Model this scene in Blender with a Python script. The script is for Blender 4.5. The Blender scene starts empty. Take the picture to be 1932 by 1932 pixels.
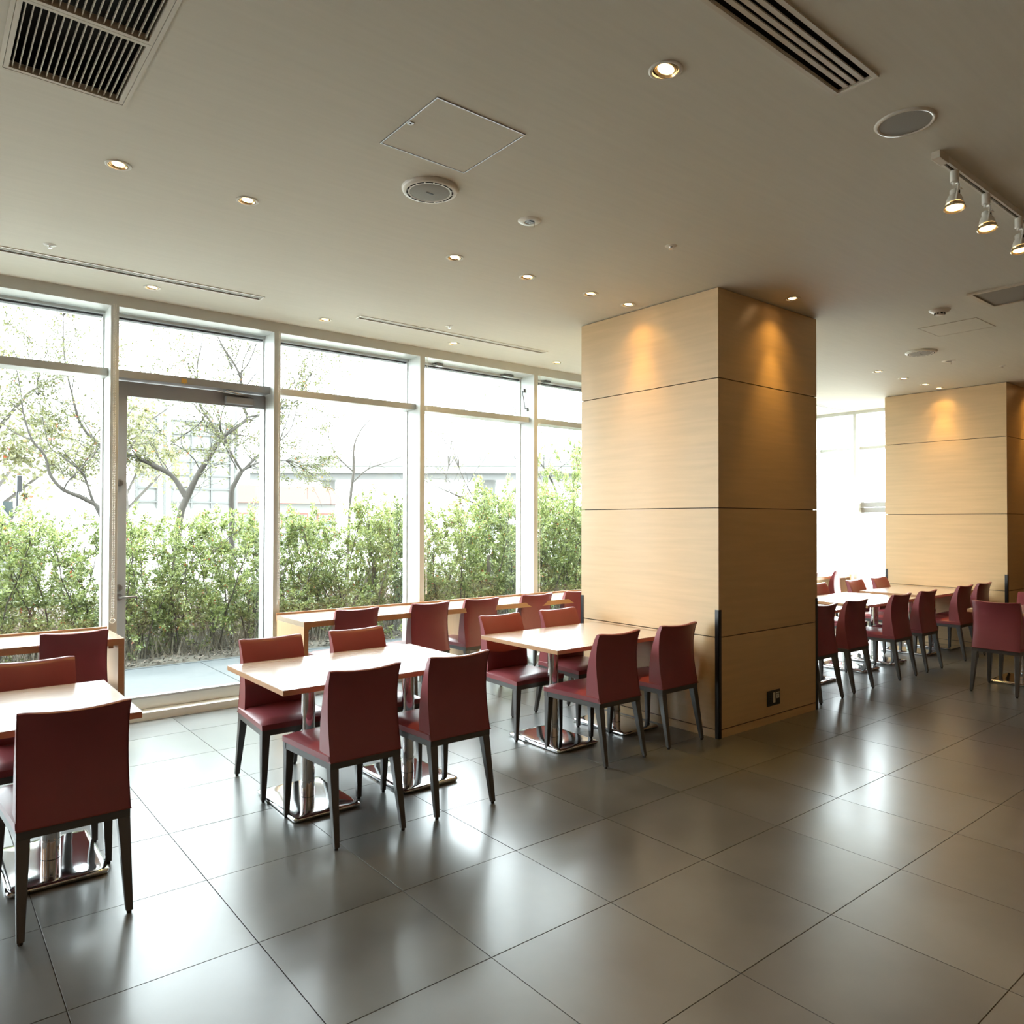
import bpy, bmesh, math, random
from mathutils import Vector, Matrix, noise
from mathutils.geometry import delaunay_2d_cdt
random.seed(7)
PI = math.pi
SC = bpy.context.scene
COL = SC.collection
Z = 3.182                      # ceiling height
# ------------------------------------------------------------------ camera
cam = bpy.data.objects.new('camera', bpy.data.cameras.new('camera'))
COL.objects.link(cam)
yaw, pitch, roll = math.radians(38.963), math.radians(0.698), math.radians(0.1056)
fw = Vector((math.sin(yaw) * math.cos(pitch), math.cos(yaw) * math.cos(pitch), math.sin(pitch)))
r0 = Vector((math.cos(yaw), -math.sin(yaw), 0)); u0 = r0.cross(fw)
rr = r0 * math.cos(roll) + u0 * math.sin(roll); uu = -r0 * math.sin(roll) + u0 * math.cos(roll)
cam.matrix_world = Matrix(((rr.x, uu.x, -fw.x, 0), (rr.y, uu.y, -fw.y, 0), (rr.z, uu.z, -fw.z, 1.524), (0, 0, 0, 1)))
cam.data.lens = 26.198; cam.data.sensor_width = 36; cam.data.clip_start = 0.05; cam.data.clip_end = 600
SC.camera = cam
# ------------------------------------------------------------------ world, view
W = bpy.data.worlds.new('sky'); SC.world = W; W.use_nodes = True
bg = W.node_tree.nodes['Background']
bg.inputs['Color'].default_value = (0.86, 0.95, 1.0, 1); bg.inputs['Strength'].default_value = 6.8
SC.view_settings.view_transform = 'Standard'; SC.view_settings.look = 'None'
SC.view_settings.gamma = 1; SC.view_settings.use_curve_mapping = False
SC.view_settings.exposure = 1.38
SC.cycles.use_denoising = True
SC.cycles.max_bounces = 10; SC.cycles.diffuse_bounces = 6; SC.cycles.glossy_bounces = 5
SC.cycles.transparent_max_bounces = 24; SC.cycles.transmission_bounces = 6
SC.cycles.sample_clamp_indirect = 8.0; SC.cycles.caustics_reflective = False; SC.cycles.caustics_refractive = False
sun = bpy.data.objects.new('sun', bpy.data.lights.new('sun', 'SUN'))
COL.objects.link(sun); sun.data.energy = 3.0; sun.data.angle = math.radians(3); sun.data.color = (1, .95, .86)
sun.rotation_euler = Vector((-0.93, -0.30, -0.62)).to_track_quat('-Z', 'Y').to_euler()
def portal(name, loc, size, direction):
    l = bpy.data.lights.new(name, 'AREA'); l.shape = 'RECTANGLE'; l.size, l.size_y = size; l.cycles.is_portal = True
    o = bpy.data.objects.new(name, l); COL.objects.link(o); o.location = loc
    o.rotation_euler = Vector(direction).to_track_quat('-Z', 'Y').to_euler()
portal('window_portal', (4.2, 6.42, 1.62), (13.6, 3.0), (0, -1, 0))
portal('end_window_portal', (11.36, 5.3, 1.62), (3.0, 1.5), (-1, 0, 0))

# ------------------------------------------------------------------ helpers
def srgb(*c): return tuple((x / 255 / 12.92 if x / 255 <= .04045 else ((x / 255 + .055) / 1.055) ** 2.4) for x in c) + (1,)
def mat(name, col, rough=.5, metal=0., spec=.5, coat=0., var=0., scale=20., bump=0., vec=None, rvar=0., emit=None, objvar=0., trans=None, detail=4, dirt=None):
    m = bpy.data.materials.new(name); m.use_nodes = True; nt = m.node_tree; N = nt.nodes; L = nt.links
    b = N['Principled BSDF']
    b.inputs['Base Color'].default_value = col; b.inputs['Roughness'].default_value = rough
    b.inputs['Metallic'].default_value = metal; b.inputs['Specular IOR Level'].default_value = spec
    b.inputs['Coat Weight'].default_value = coat; b.inputs['Coat Roughness'].default_value = .15
    if emit: b.inputs['Emission Color'].default_value = emit[0]; b.inputs['Emission Strength'].default_value = emit[1]
    if var or bump or rvar or objvar:
        tc = N.new('ShaderNodeTexCoord'); mp = N.new('ShaderNodeMapping'); L.new(tc.outputs['Object'], mp.inputs[0])
        if vec: mp.inputs['Scale'].default_value = vec
        oi = N.new('ShaderNodeObjectInfo')
        ad = N.new('ShaderNodeVectorMath'); ad.operation = 'MULTIPLY_ADD'
        L.new(oi.outputs['Random'], ad.inputs[0]); ad.inputs[1].default_value = (37, 53, 71); L.new(mp.outputs[0], ad.inputs[2])
        no = N.new('ShaderNodeTexNoise'); no.inputs['Scale'].default_value = scale; no.inputs['Detail'].default_value = detail
        L.new(ad.outputs[0], no.inputs['Vector'])
        if var or objvar:
            mr = N.new('ShaderNodeMapRange'); mr.inputs[1].default_value = .2; mr.inputs[2].default_value = .8
            mr.inputs[3].default_value = 1 - var; mr.inputs[4].default_value = 1 + var
            L.new(no.outputs['Fac'], mr.inputs[0])
            m2 = N.new('ShaderNodeMapRange'); m2.inputs[3].default_value = 1 - objvar; m2.inputs[4].default_value = 1 + objvar
            L.new(oi.outputs['Random'], m2.inputs[0])
            mu = N.new('ShaderNodeMath'); mu.operation = 'MULTIPLY'; L.new(mr.outputs[0], mu.inputs[0]); L.new(m2.outputs[0], mu.inputs[1])
            vm = N.new('ShaderNodeVectorMath'); vm.operation = 'SCALE'; vm.inputs[0].default_value = col[:3]; L.new(mu.outputs[0], vm.inputs['Scale'])
            L.new(vm.outputs[0], b.inputs['Base Color'])
        if rvar:
            m3 = N.new('ShaderNodeMapRange'); m3.inputs[1].default_value = .1; m3.inputs[2].default_value = .9
            m3.inputs[3].default_value = rough - rvar; m3.inputs[4].default_value = rough + rvar
            L.new(no.outputs['Fac'], m3.inputs[0]); L.new(m3.outputs[0], b.inputs['Roughness'])
        if bump:
            bp = N.new('ShaderNodeBump'); bp.inputs['Strength'].default_value = bump; bp.inputs['Distance'].default_value = .002
            L.new(no.outputs['Fac'], bp.inputs['Height']); L.new(bp.outputs[0], b.inputs['Normal'])
    return m
def leaf_mat(name, c1, c2, tr=.45):
    m = bpy.data.materials.new(name); m.use_nodes = True; nt = m.node_tree; N = nt.nodes; L = nt.links
    N.remove(N['Principled BSDF'])
    g = N.new('ShaderNodeNewGeometry'); mx = N.new('ShaderNodeValToRGB')
    e = mx.color_ramp.elements; e[0].position = 0; e[0].color = c1; e[1].position = .93; e[1].color = c2
    x = e.new(.982); x.color = c2; x = e.new(.99); x.color = srgb(150, 60, 40); x = e.new(1.0); x.color = srgb(170, 110, 50)
    L.new(g.outputs['Random Per Island'], mx.inputs[0])
    d = N.new('ShaderNodeBsdfDiffuse'); t = N.new('ShaderNodeBsdfTranslucent'); gl = N.new('ShaderNodeBsdfGlossy'); gl.inputs['Roughness'].default_value = .35
    L.new(mx.outputs[0], d.inputs[0]); L.new(mx.outputs[0], t.inputs[0])
    s = N.new('ShaderNodeMixShader'); s.inputs[0].default_value = tr; L.new(d.outputs[0], s.inputs[1]); L.new(t.outputs[0], s.inputs[2])
    s2 = N.new('ShaderNodeMixShader'); s2.inputs[0].default_value = .07; L.new(s.outputs[0], s2.inputs[1]); L.new(gl.outputs[0], s2.inputs[2])
    L.new(s2.outputs[0], N['Material Output'].inputs[0]); return m
def glass_mat():
    m = bpy.data.materials.new('window_glass'); m.use_nodes = True; N = m.node_tree.nodes; L = m.node_tree.links
    N.remove(N['Principled BSDF'])
    t = N.new('ShaderNodeBsdfTransparent'); t.inputs[0].default_value = (.965, .985, .975, 1)
    g = N.new('ShaderNodeBsdfGlossy'); g.inputs['Roughness'].default_value = .0
    f = N.new('ShaderNodeFresnel'); ge = N.new('ShaderNodeNewGeometry')        # thin pane: same index seen from both sides
    mr = N.new('ShaderNodeMapRange'); mr.inputs[3].default_value = 1.35; mr.inputs[4].default_value = 1 / 1.35
    L.new(ge.outputs['Backfacing'], mr.inputs[0]); L.new(mr.outputs[0], f.inputs[0])
    s = N.new('ShaderNodeMixShader'); L.new(f.outputs[0], s.inputs[0]); L.new(t.outputs[0], s.inputs[1]); L.new(g.outputs[0], s.inputs[2])
    L.new(s.outputs[0], N['Material Output'].inputs[0]); return m

M = {}
M['ceil'] = mat('ceiling_paint', (.66, .635, .55, 1), .75, var=.03, scale=3, vec=(1, 14, 1), bump=.12)
M['wall'] = mat('wall_paint', (.40, .24, .14, 1), .8, var=.04, scale=4)
M['wood'] = mat('light_oak_panel', (.63, .43, .22, 1), .36, spec=.6, var=.085, scale=2.4, vec=(.8, .8, 13), rvar=.05, objvar=.03, detail=7)
def aniso(m, a, vec=(0, 0, 1)):
    N = m.node_tree.nodes; b = N['Principled BSDF']; b.inputs['Anisotropic'].default_value = a
    c = N.new('ShaderNodeCombineXYZ'); c.inputs[0].default_value, c.inputs[1].default_value, c.inputs[2].default_value = vec
    m.node_tree.links.new(c.outputs[0], b.inputs['Tangent'])
aniso(M['wood'], .85)
M['woodv'] = mat('light_oak_upright', (.56, .37, .205, 1), .35, spec=.45, var=.08, scale=4, vec=(22, 22, 1.2), detail=6)
M['top'] = mat('table_top_laminate', (.47, .365, .27, 1), .24, spec=1.0, coat=.7, var=.10, scale=4, vec=(1.3, 22, 4), rvar=.03, detail=6)
M['edge'] = mat('wood_edging', (.50, .27, .13, 1), .32, var=.08, scale=5, vec=(2, 2, 20))
M['leather'] = mat('red_leather', (.26, .052, .062, 1), .33, spec=.6, var=.06, scale=9, bump=.10, rvar=.04)
M['piping'] = mat('red_piping', (.20, .035, .035, 1), .4)
M['leg'] = mat('dark_bronze_metal', (.070, .068, .068, 1), .34, spec=.7, metal=.1, var=.05, scale=20)
M['pad'] = mat('black_rubber', (.02, .02, .02, 1), .6)
M['chrome'] = mat('polished_chrome', (.78, .79, .80, 1), .09, metal=1, var=.04, scale=60, rvar=.02, vec=(1, 6, 1))
M['tile'] = mat('grey_stone_tile', (.098, .102, .098, 1), .33, spec=1.0, var=.34, scale=2.4, rvar=.05, objvar=.06, bump=.03, detail=10, coat=.22)
M['grout'] = mat('dark_grout', (.03, .028, .026, 1), .8, var=.1)
M['sill'] = mat('pale_sill_metal', (.68, .70, .68, 1), .25, spec=.8, coat=.6, var=.02)
M['alu'] = mat('cream_aluminium', (.56, .58, .56, 1), .38, spec=.5, var=.02, scale=8)
M['door'] = mat('greige_door_frame', (.36, .37, .38, 1), .42, var=.02, scale=8)
M['gasket'] = mat('dark_gasket', (.06, .06, .065, 1), .5)
M['steel'] = mat('satin_steel', (.42, .42, .43, 1), .28, metal=.9, var=.03)
M['dsteel'] = mat('dull_hardware', (.22, .22, .22, 1), .35, metal=.7, var=.03)
M['white'] = mat('white_plastic', (.72, .70, .64, 1), .38, var=.02, scale=10)
M['cream'] = mat('cream_metal', (.60, .55, .46, 1), .4, var=.02, scale=10)
M['mesh'] = mat('grey_speaker_mesh', (.27, .26, .23, 1), .6, var=.05, scale=300)
M['black'] = mat('matt_black', (.006, .006, .006, 1), .7, var=.1)
M['guard'] = mat('black_corner_guard', (.018, .018, .02, 1), .3, var=.05)
M['cavity'] = mat('dark_duct', (.004, .003, .003, 1), .9, var=.1)
M['refl'] = mat('warm_reflector', (.75, .62, .40, 1), .25, metal=.85, var=.02)
M['lamp'] = mat('glowing_lamp', (1, .8, .5, 1), .5, emit=((1, .62, .26, 1), 9.0))
M['glass'] = glass_mat()
M['conc'] = mat('pale_concrete', (.066, .073, .075, 1), .8, var=.10, scale=14, bump=.2, objvar=.04)
M['pave'] = mat('sunlit_yard', (.50, .49, .46, 1), .8, var=.08, scale=3)
M['soil'] = mat('leafy_soil', (.075, .066, .05, 1), .9, var=.35, scale=26, bump=.6)
M['bark'] = mat('grey_brown_bark', (.040, .034, .027, 1), .85, var=.3, scale=26, vec=(1, 1, .3), bump=.5)
M['twig'] = mat('pale_twig', (.05, .042, .028, 1), .8, var=.2)
M['leafA'] = leaf_mat('hedge_leaf', srgb(82, 100, 48), srgb(148, 156, 92))
M['leafB'] = leaf_mat('pale_tree_leaf', srgb(66, 70, 38), srgb(92, 92, 52), .5)
M['leafC'] = leaf_mat('dark_tree_leaf', srgb(50, 72, 34), srgb(88, 108, 56), .5)
M['dry'] = mat('dry_grass', (.18, .155, .11, 1), .9, var=.3, scale=30)
M['litter'] = mat('fallen_leaf', (.11, .09, .07, 1), .9, var=.4, scale=40)
M['pale'] = mat('pale_painted_metal', (.115, .115, .108, 1), .6, var=.04)
M['osteel'] = mat('weathered_steel', (.06, .06, .057, 1), .6, var=.05)
M['vanw'] = mat('white_car_paint', (.13, .13, .13, 1), .3, var=.01)
M['vang'] = mat('tinted_car_glass', (.05, .06, .06, 1), .1)
M['redr'] = mat('red_roofing', (.13, .030, .018, 1), .7, var=.1)
M['post'] = mat('weathered_stake', (.07, .058, .04, 1), .9, var=.2, scale=20, vec=(1, 1, .2))
M['sticker'] = mat('yellow_sticker', (.70, .45, .12, 1), .5, var=.02)

def new(name, bm, m, parent=None, smooth=None, loc=None):
    me = bpy.data.meshes.new(name); bm.normal_update(); bm.to_mesh(me); bm.free()
    me.materials.append(m)
    if smooth is not None:
        for p in me.polygons: p.use_smooth = True
        me.set_sharp_from_angle(angle=math.radians(smooth))
    return link(name, me, parent, loc)
def link(name, me, parent=None, loc=None, rz=None):
    o = bpy.data.objects.new(name, me); COL.objects.link(o)
    if parent is not None: o.parent = parent
    if loc is not None: o.location = loc
    if rz is not None: o.rotation_euler[2] = rz
    return o
def tag(o, label=None, cat=None, group=None, kind=None):
    if label: o['label'] = label
    if cat: o['category'] = cat
    if group: o['group'] = group
    if kind: o['kind'] = kind
    return o
def thing(name, label, cat, loc=(0, 0, 0), rz=0, group=None):
    o = bpy.data.objects.new(name, None); COL.objects.link(o); o.location = loc; o.rotation_euler[2] = rz
    o.empty_display_size = .1
    return tag(o, label, cat, group)
def struct(o, label=None): return tag(o, label, None, None, 'structure')
def copy_tree(o, parent=None):
    c = o.copy(); COL.objects.link(c); c.parent = parent
    for ch in list(o.children): copy_tree(ch, c)
    return c
def box(bm, x0, x1, y0, y1, z0, z1, bev=0):
    vs = [bm.verts.new((x, y, z)) for x in (x0, x1) for y in (y0, y1) for z in (z0, z1)]
    fs = [bm.faces.new([vs[i] for i in f]) for f in ((0, 1, 3, 2), (4, 6, 7, 5), (0, 4, 5, 1), (2, 3, 7, 6), (0, 2, 6, 4), (1, 5, 7, 3))]
    if bev: bmesh.ops.bevel(bm, geom=list({e for f in fs for e in f.edges}), offset=bev, segments=2, affect='EDGES', profile=.5)
    return bm
def B(*a, bev=0): return box(bmesh.new(), *a, bev=bev)
def hexa(bm, bot, top):
    v = [bm.verts.new(p) for p in bot] + [bm.verts.new(p) for p in top]; n = len(bot)
    bm.faces.new(v[:n][::-1]); bm.faces.new(v[n:])
    for i in range(n): bm.faces.new((v[i], v[(i + 1) % n], v[n + (i + 1) % n], v[n + i]))
    return bm
def lathe(bm, prof, n=24, c=(0, 0, 0)):
    rings = []
    for r, z in prof:
        if r < 1e-6: rings.append([bm.verts.new((c[0], c[1], c[2] + z))])
        else: rings.append([bm.verts.new((c[0] + r * math.cos(2 * PI * k / n), c[1] + r * math.sin(2 * PI * k / n), c[2] + z)) for k in range(n)])
    for a, b in zip(rings, rings[1:]):
        for k in range(n):
            q = [a[k % len(a)], a[(k + 1) % len(a)], b[(k + 1) % len(b)], b[k % len(b)]]
            s = []
            for v in q:
                if v not in s: s.append(v)
            if len(s) > 2: bm.faces.new(s)
    return bm
def tube(bm, pts, rad, n=6, cap=True):
    pts = [Vector(p) for p in pts]; rad = [rad] * len(pts) if isinstance(rad, (int, float)) else rad
    ref = None; rings = []
    for i, p in enumerate(pts):
        t = (pts[min(i + 1, len(pts) - 1)] - pts[max(i - 1, 0)]).normalized()
        if ref is None: ref = t.orthogonal().normalized()
        ref = (ref - t * ref.dot(t)); ref = ref.normalized() if ref.length > 1e-5 else t.orthogonal().normalized()
        w = t.cross(ref)
        rings.append([bm.verts.new(p + (ref * math.cos(2 * PI * k / n) + w * math.sin(2 * PI * k / n)) * rad[i]) for k in range(n)])
    for a, b in zip(rings, rings[1:]):
        for k in range(n): bm.faces.new((a[k], a[(k + 1) % n], b[(k + 1) % n], b[k]))
    if cap: bm.faces.new(rings[0][::-1]); bm.faces.new(rings[-1])
    return bm

# ------------------------------------------------------------------ ceiling fittings positions
DL = [(.743, 3.844), (1.347, 3.852), (2.655, 3.861), (3.249, 3.856), (3.848, 3.853), (4.262, 3.862),
      (1.328, 5.72), (2.649, 5.733), (3.939, 5.741), (5.25, 5.747), (5.092, 2.985),
      (8.302, 3.845), (8.928, 3.845), (9.519, 3.848), (9.915, 3.845), (10.74, 2.985), (2.145, 1.76)]
SPK = [(2.005, 3.136), (7.652, 3.126)]
DET = [(2.65, 3.127), (8.312, 3.127)]
SPR = [(.643, 5.226), (3.556, 5.248), (3.55, 2.873), (9.003, 2.864)]
SLOT = [(.01, 2.035, 5.43, 5.535), (2.82, 4.84, 5.43, 5.52), (8.75, 10.77, 5.45, 5.54)]
RET = (.235, .66, 2.31, 3.285)
SUP = (1.30, 2.785, 1.28, 1.447)
# ------------------------------------------------------------------ room shell
RX0, RX1, RY0 = -3.0, 11.02, -4.0
def build_ceiling():
    vs = [(RX0, RY0), (RX1 + .3, RY0), (RX1 + .3, 6.065), (RX0, 6.065)]; edges = [(0, 1), (1, 2), (2, 3), (3, 0)]; holes = []
    def add(poly):
        k = len(vs); vs.extend(poly); edges.extend([(k + i, k + (i + 1) % len(poly)) for i in range(len(poly))])
    for i, (x, y) in enumerate(DL):
        R = .049 if i == 16 else .045
        add([(x + R * math.cos(2 * PI * k / 20), y + R * math.sin(2 * PI * k / 20)) for k in range(20)]); holes.append(('c', x, y, R))
    for (x0, x1, y0, y1) in SLOT + [RET, SUP]:
        e = .012; x0 += e; x1 -= e; y0 += e; y1 -= e
        add([(x0, y0), (x1, y0), (x1, y1), (x0, y1)]); holes.append(('r', x0, x1, y0, y1))
    V, E_, F = delaunay_2d_cdt([Vector(v) for v in vs], edges, [], 0, 1e-5)[:3]
    bm = bmesh.new(); bv = [bm.verts.new((v.x, v.y, Z)) for v in V]
    for f in F:
        c = sum((V[i] for i in f), Vector((0, 0))) / len(f)
        if any((h[0] == 'c' and math.hypot(c.x - h[1], c.y - h[2]) < h[3]) or (h[0] == 'r' and h[1] < c.x < h[2] and h[3] < c.y < h[4]) for h in holes): continue
        try: bm.faces.new([bv[i] for i in f][::-1])
        except ValueError: pass
    box(bm, RX0, RX1 + .3, RY0, 6.3, Z + .30, Z + .34)     # slab above the ceiling void
    return struct(new('ceiling', bm, M['ceil']))
build_ceiling()
floor = struct(new('floor', B(RX0, RX1 + .3, RY0, 6.18, -.12, -.004), M['grout']))
# tiles 600 x 600, each a part
TX, TY, T = .39455, 3.28153, .6
g = .0018
def tile_bm(sx=T, sy=T):
    a, b = sx / 2 - g, sy / 2 - g; c = .0002
    return hexa(hexa(bmesh.new(), [(-a, -b, -.006), (a, -b, -.006), (a, b, -.006), (-a, b, -.006)], [(-a, -b, -c), (a, -b, -c), (a, b, -c), (-a, b, -c)]),
                [(-a, -b, -c), (a, -b, -c), (a, b, -c), (-a, b, -c)], [(-a + c, -b + c, 0), (a - c, -b + c, 0), (a - c, b - c, 0), (-a + c, b - c, 0)])
tbm = tile_bm(); tme = bpy.data.meshes.new('floor_tile'); tbm.to_mesh(tme); tbm.free(); tme.materials.append(M['tile'])
rest = bmesh.new()
YB = [TY - T * j for j in range(-4, 12)]
for i in range(-5, 18):
    for j in range(-4, 12):
        cx, cy = TX + T * (i + .5), TY - T * (j + .5)
        ang = math.degrees(math.atan2(cx, max(cy, .01)))
        if cx > 11.3: continue
        if cy > .9 and cy < 5.9 and -10 < ang - 0 < 80:
            o = link('tile', tme, floor, (cx, cy, 0)); o.rotation_euler[2] = random.choice((0, PI / 2, PI, -PI / 2))
            o.location.z += random.uniform(-.0003, .0003)
        elif cy < 6.0: hexa(rest, [(cx - .2982, cy - .2982, -.006), (cx + .2982, cy - .2982, -.006), (cx + .2982, cy + .2982, -.006), (cx - .2982, cy + .2982, -.006)], [(cx - .2982, cy - .2982, 0), (cx + .2982, cy - .2982, 0), (cx + .2982, cy + .2982, 0), (cx - .2982, cy + .2982, 0)])
for i in range(-5, 19):                                     # cut row along the window step
    x0, x1 = TX + T * i + g, TX + T * (i + 1) - g
    tag(new('cut_tile', B(x0, x1, TY + 4 * T + g, 6.165, -.006, 0), M['tile'], floor))
tag(new('tile_field', rest, M['tile'], floor), kind='stuff')

def walls():
    struct(new('wall_left', B(RX0 - .15, RX0, RY0, 6.3, 0, Z + .34), M['wall']))
    struct(new('wall_back', B(RX0, RX1 + .3, RY0 - .15, RY0, 0, Z + .34), M['wall']))
    w = struct(new('wall_right', B(RX1 + .02, RX1 + .3, RY0, 4.58, 0, Z + .34), M['wall']))
walls()
# window wall: step, sill, header
st = B(RX0, RX1, 6.165, 6.40, 0, .0625, bev=.003); struct(new('trim_1', st, M['sill']), 'cream metal step running along the foot of the windows')
sl = bmesh.new(); box(sl, RX0, RX1 + .28, 6.292, 6.40, .063, .150, bev=.003)
struct(new('trim_2', sl, M['sill']), 'window sill frame above the step')
hd = bmesh.new(); box(hd, RX0, RX1, 6.065, 6.30, 3.097, 3.19); box(hd, RX0, RX1, 6.27, 6.45, 3.078, 3.5)
struct(new('trim_3', hd, M['alu']), 'cream header band between windows and ceiling')
struct(new('trim_4', B(RX0, RX1 + .28, 6.305, 6.36, 3.064, 3.079), M['gasket']), 'dark gasket line along the window heads')
MUL = [-1.74, -.317, 1.1325, 2.354, 3.777, 5.210, 6.64, 8.07, 9.50, 10.93]
MW = .055
def mullion_bm(x, x1=None):
    bm = bmesh.new(); x1 = x1 or x + MW
    box(bm, x, x1, 6.067, 6.305, 0.0, 3.10, bev=.0015); box(bm, x - .010, x1 + .010, 6.292, 6.36, .06, 3.09)
    return bm
def bay(n, x0, x1, door=False):
    """one glazed bay between two mullions: transom bar, lower and upper pane, mullion at its left"""
    fr = struct(new('window_%d' % n, mullion_bm(x0 - MW), M['alu']), 'cream aluminium window post')
    tb = new('transom', B(x0 + (.0 if True else 0), x1, 6.15, 6.335, 2.592, 2.650, bev=.002), M['door'] if door else M['alu'], fr)
    new('pane', B(x0 - .002, x1 + .002, 6.316, 6.324, 2.645, 3.085), M['glass'], fr)
    if not door: new('pane', B(x0 - .002, x1 + .002, 6.316, 6.324, .145, 2.596), M['glass'], fr)
    return fr
bays = []
for n in range(len(MUL) - 1):
    bays.append(bay(n + 1, MUL[n] + MW, MUL[n + 1], door=(n == 2)))
struct(new('window_10', mullion_bm(MUL[-1]), M['alu']), 'corner window post')
# glazed door in the third bay
dx0, dx1 = MUL[2] + MW, MUL[3]
d = bmesh.new()
box(d, dx0 + .003, dx0 + .098, 6.262, 6.30, .150, 2.585, bev=.002); box(d, dx1 - .008, dx1 - .001, 6.262, 6.30, .150, 2.585, bev=.002)
box(d, dx0 + .098, dx1 - .008, 6.262, 6.30, 2.474, 2.585); box(d, dx0 + .098, dx1 - .008, 6.262, 6.30, .150, .166)
door = struct(new('door_1', d, M['door']), 'greige framed glass door to the garden')
new('pane', B(dx0 + .096, dx1 - .006, 6.277, 6.285, .164, 2.476), M['glass'], door)
hb = bmesh.new(); lathe(hb, [(0, -.004), (.026, -.004), (.026, .006), (0, .006)], 16)
bmesh.ops.rotate(hb, verts=hb.verts, cent=(0, 0, 0), matrix=Matrix.Rotation(PI / 2, 3, 'X')); bmesh.ops.translate(hb, verts=hb.verts, vec=(dx0 + .05, 6.256, .943))
tube(hb, [(dx0 + .05, 6.258, .943), (dx0 + .05, 6.212, .943), (dx0 + .058, 6.206, .943), (dx0 + .165, 6.206, .943)], .0085, 8)
tag(new('handle', hb, M['dsteel'], door, smooth=40), 'brushed steel lever handle')
for zz in (1.808, 1.012):
    b = lathe(bmesh.new(), [(0, -.002), (.026, -.002), (.026, .008), (.018, .012), (0, .012)], 18); bmesh.ops.rotate(b, verts=b.verts, cent=(0, 0, 0), matrix=Matrix.Rotation(PI / 2, 3, 'X'))
    box(b, -.004, .004, -.022, -.008, -.012, .012)
    new('lock', b, M['dsteel'], door, smooth=40, loc=(dx0 + .048, 6.260, zz))
cl = bmesh.new(); box(cl, 2.01, 2.235, 6.205, 6.262, 2.488, 2.545, bev=.004)
clo = new('closer', cl, M['door'], door)
tube(cl2 := bmesh.new(), [(2.20, 6.235, 2.55), (2.20, 6.235, 2.568), (1.93, 6.17, 2.572)], .006, 6); box(cl2, 2.06, 2.22, 6.222, 6.238, 2.560, 2.572); tube(cl2, [(2.21, 6.23, 2.566), (1.99, 6.15, 2.58)], .005, 6)
tag(new('closer_arm', cl2, M['steel'], clo), 'steel closer arm')
sk = B(1.645, 1.685, 6.1465, 6.1495, 2.600, 2.636); tube(sk, [(1.665, 6.146, 2.592), (1.665, 6.147, 2.60)], .003, 6)
tag(new('warning_sticker', sk, M['sticker']), 'small yellow sticker on the bar above the glass door', 'sticker')
# small window operators hung under the header, and the vertical handle
for lab, x, w in [('grey window latch under the header, left one in the fourth bay', 4.10, .075), ('grey window latch under the header, right one in the fourth bay', 4.985, .12), ('grey window latch under the header beside the wood column', 5.54, .075)]:
    t = thing('window_latch', lab, 'latch', (x, 6.24, 3.097), 0, 'window latches')
    new('body', B(-w / 2, w / 2, -.03, .03, -.028, 0, bev=.004), M['dsteel'], t); new('catch', B(-w / 2 - .02, w / 2 + .01, -.010, .045, -.016, -.008), M['steel'], t)
t = thing('window_opener', 'dark bar handle on the side of the window post left of the wood column', 'handle', (5.209, 6.20, 2.84))
new('bar', tube(bmesh.new(), [(-.001, .035, .105), (-.03, .032, .098), (-.036, .0, .0), (-.03, -.018, -.098), (-.001, -.018, -.105)], .006, 6), M['dsteel'], t, smooth=50)
new('bracket', B(-.022, .0, .018, .05, .085, .125, bev=.003), M['dsteel'], t); new('bracket', B(-.022, .0, -.035, -.003, -.125, -.088, bev=.003), M['dsteel'], t)
# bead chains of the blinds
def chain(x, y, z0, lab, ring):
    t = thing('blind_chain', lab, 'blind cord', (x, y, 3.10), 0, 'blind chains at the window posts')
    b = bmesh.new(); n = int((3.10 - z0) / .0125)
    for s in (-1, 1):
        tube(b, [(s * .006, 0, 0), (s * .006, 0, z0 - 3.10)], .0009, 4)
        for k in range(n):
            zc = -k * .0125; r = .0044
            v = [b.verts.new((s * .006 + a * r, bb * r, zc + c * r)) for a, bb, c in ((1, 0, 0), (0, 1, 0), (-1, 0, 0), (0, -1, 0), (0, 0, 1), (0, 0, -1))]
            for i in range(4): b.faces.new((v[i], v[(i + 1) % 4], v[4])); b.faces.new((v[(i + 1) % 4], v[i], v[5]))
    new('bead_cord', b, M['white'], t)
    if ring:
        b = bmesh.new(); tube(b, [(.016 * math.cos(a * PI / 8), 0, z0 - 3.10 - .018 + .016 * math.sin(a * PI / 8)) for a in range(17)], .0028, 6); new('pull_ring', b, M['white'], t, smooth=60)
    else: new('weight', B(-.008, .008, -.004, .004, z0 - 3.135, z0 - 3.10, bev=.002), M['white'], t)
chain(1.1555, 6.045, .81, 'white bead chain with a pull ring left of the glass door', True)
chain(2.392, 6.045, .86, 'white bead chain on the post right of the glass door', False)
chain(3.838, 6.045, .86, 'white bead chain on the second post from the wood column', False)
chain(5.27, 6.045, .80, 'white bead chain on the window post nearest the wood column', False)
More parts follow.
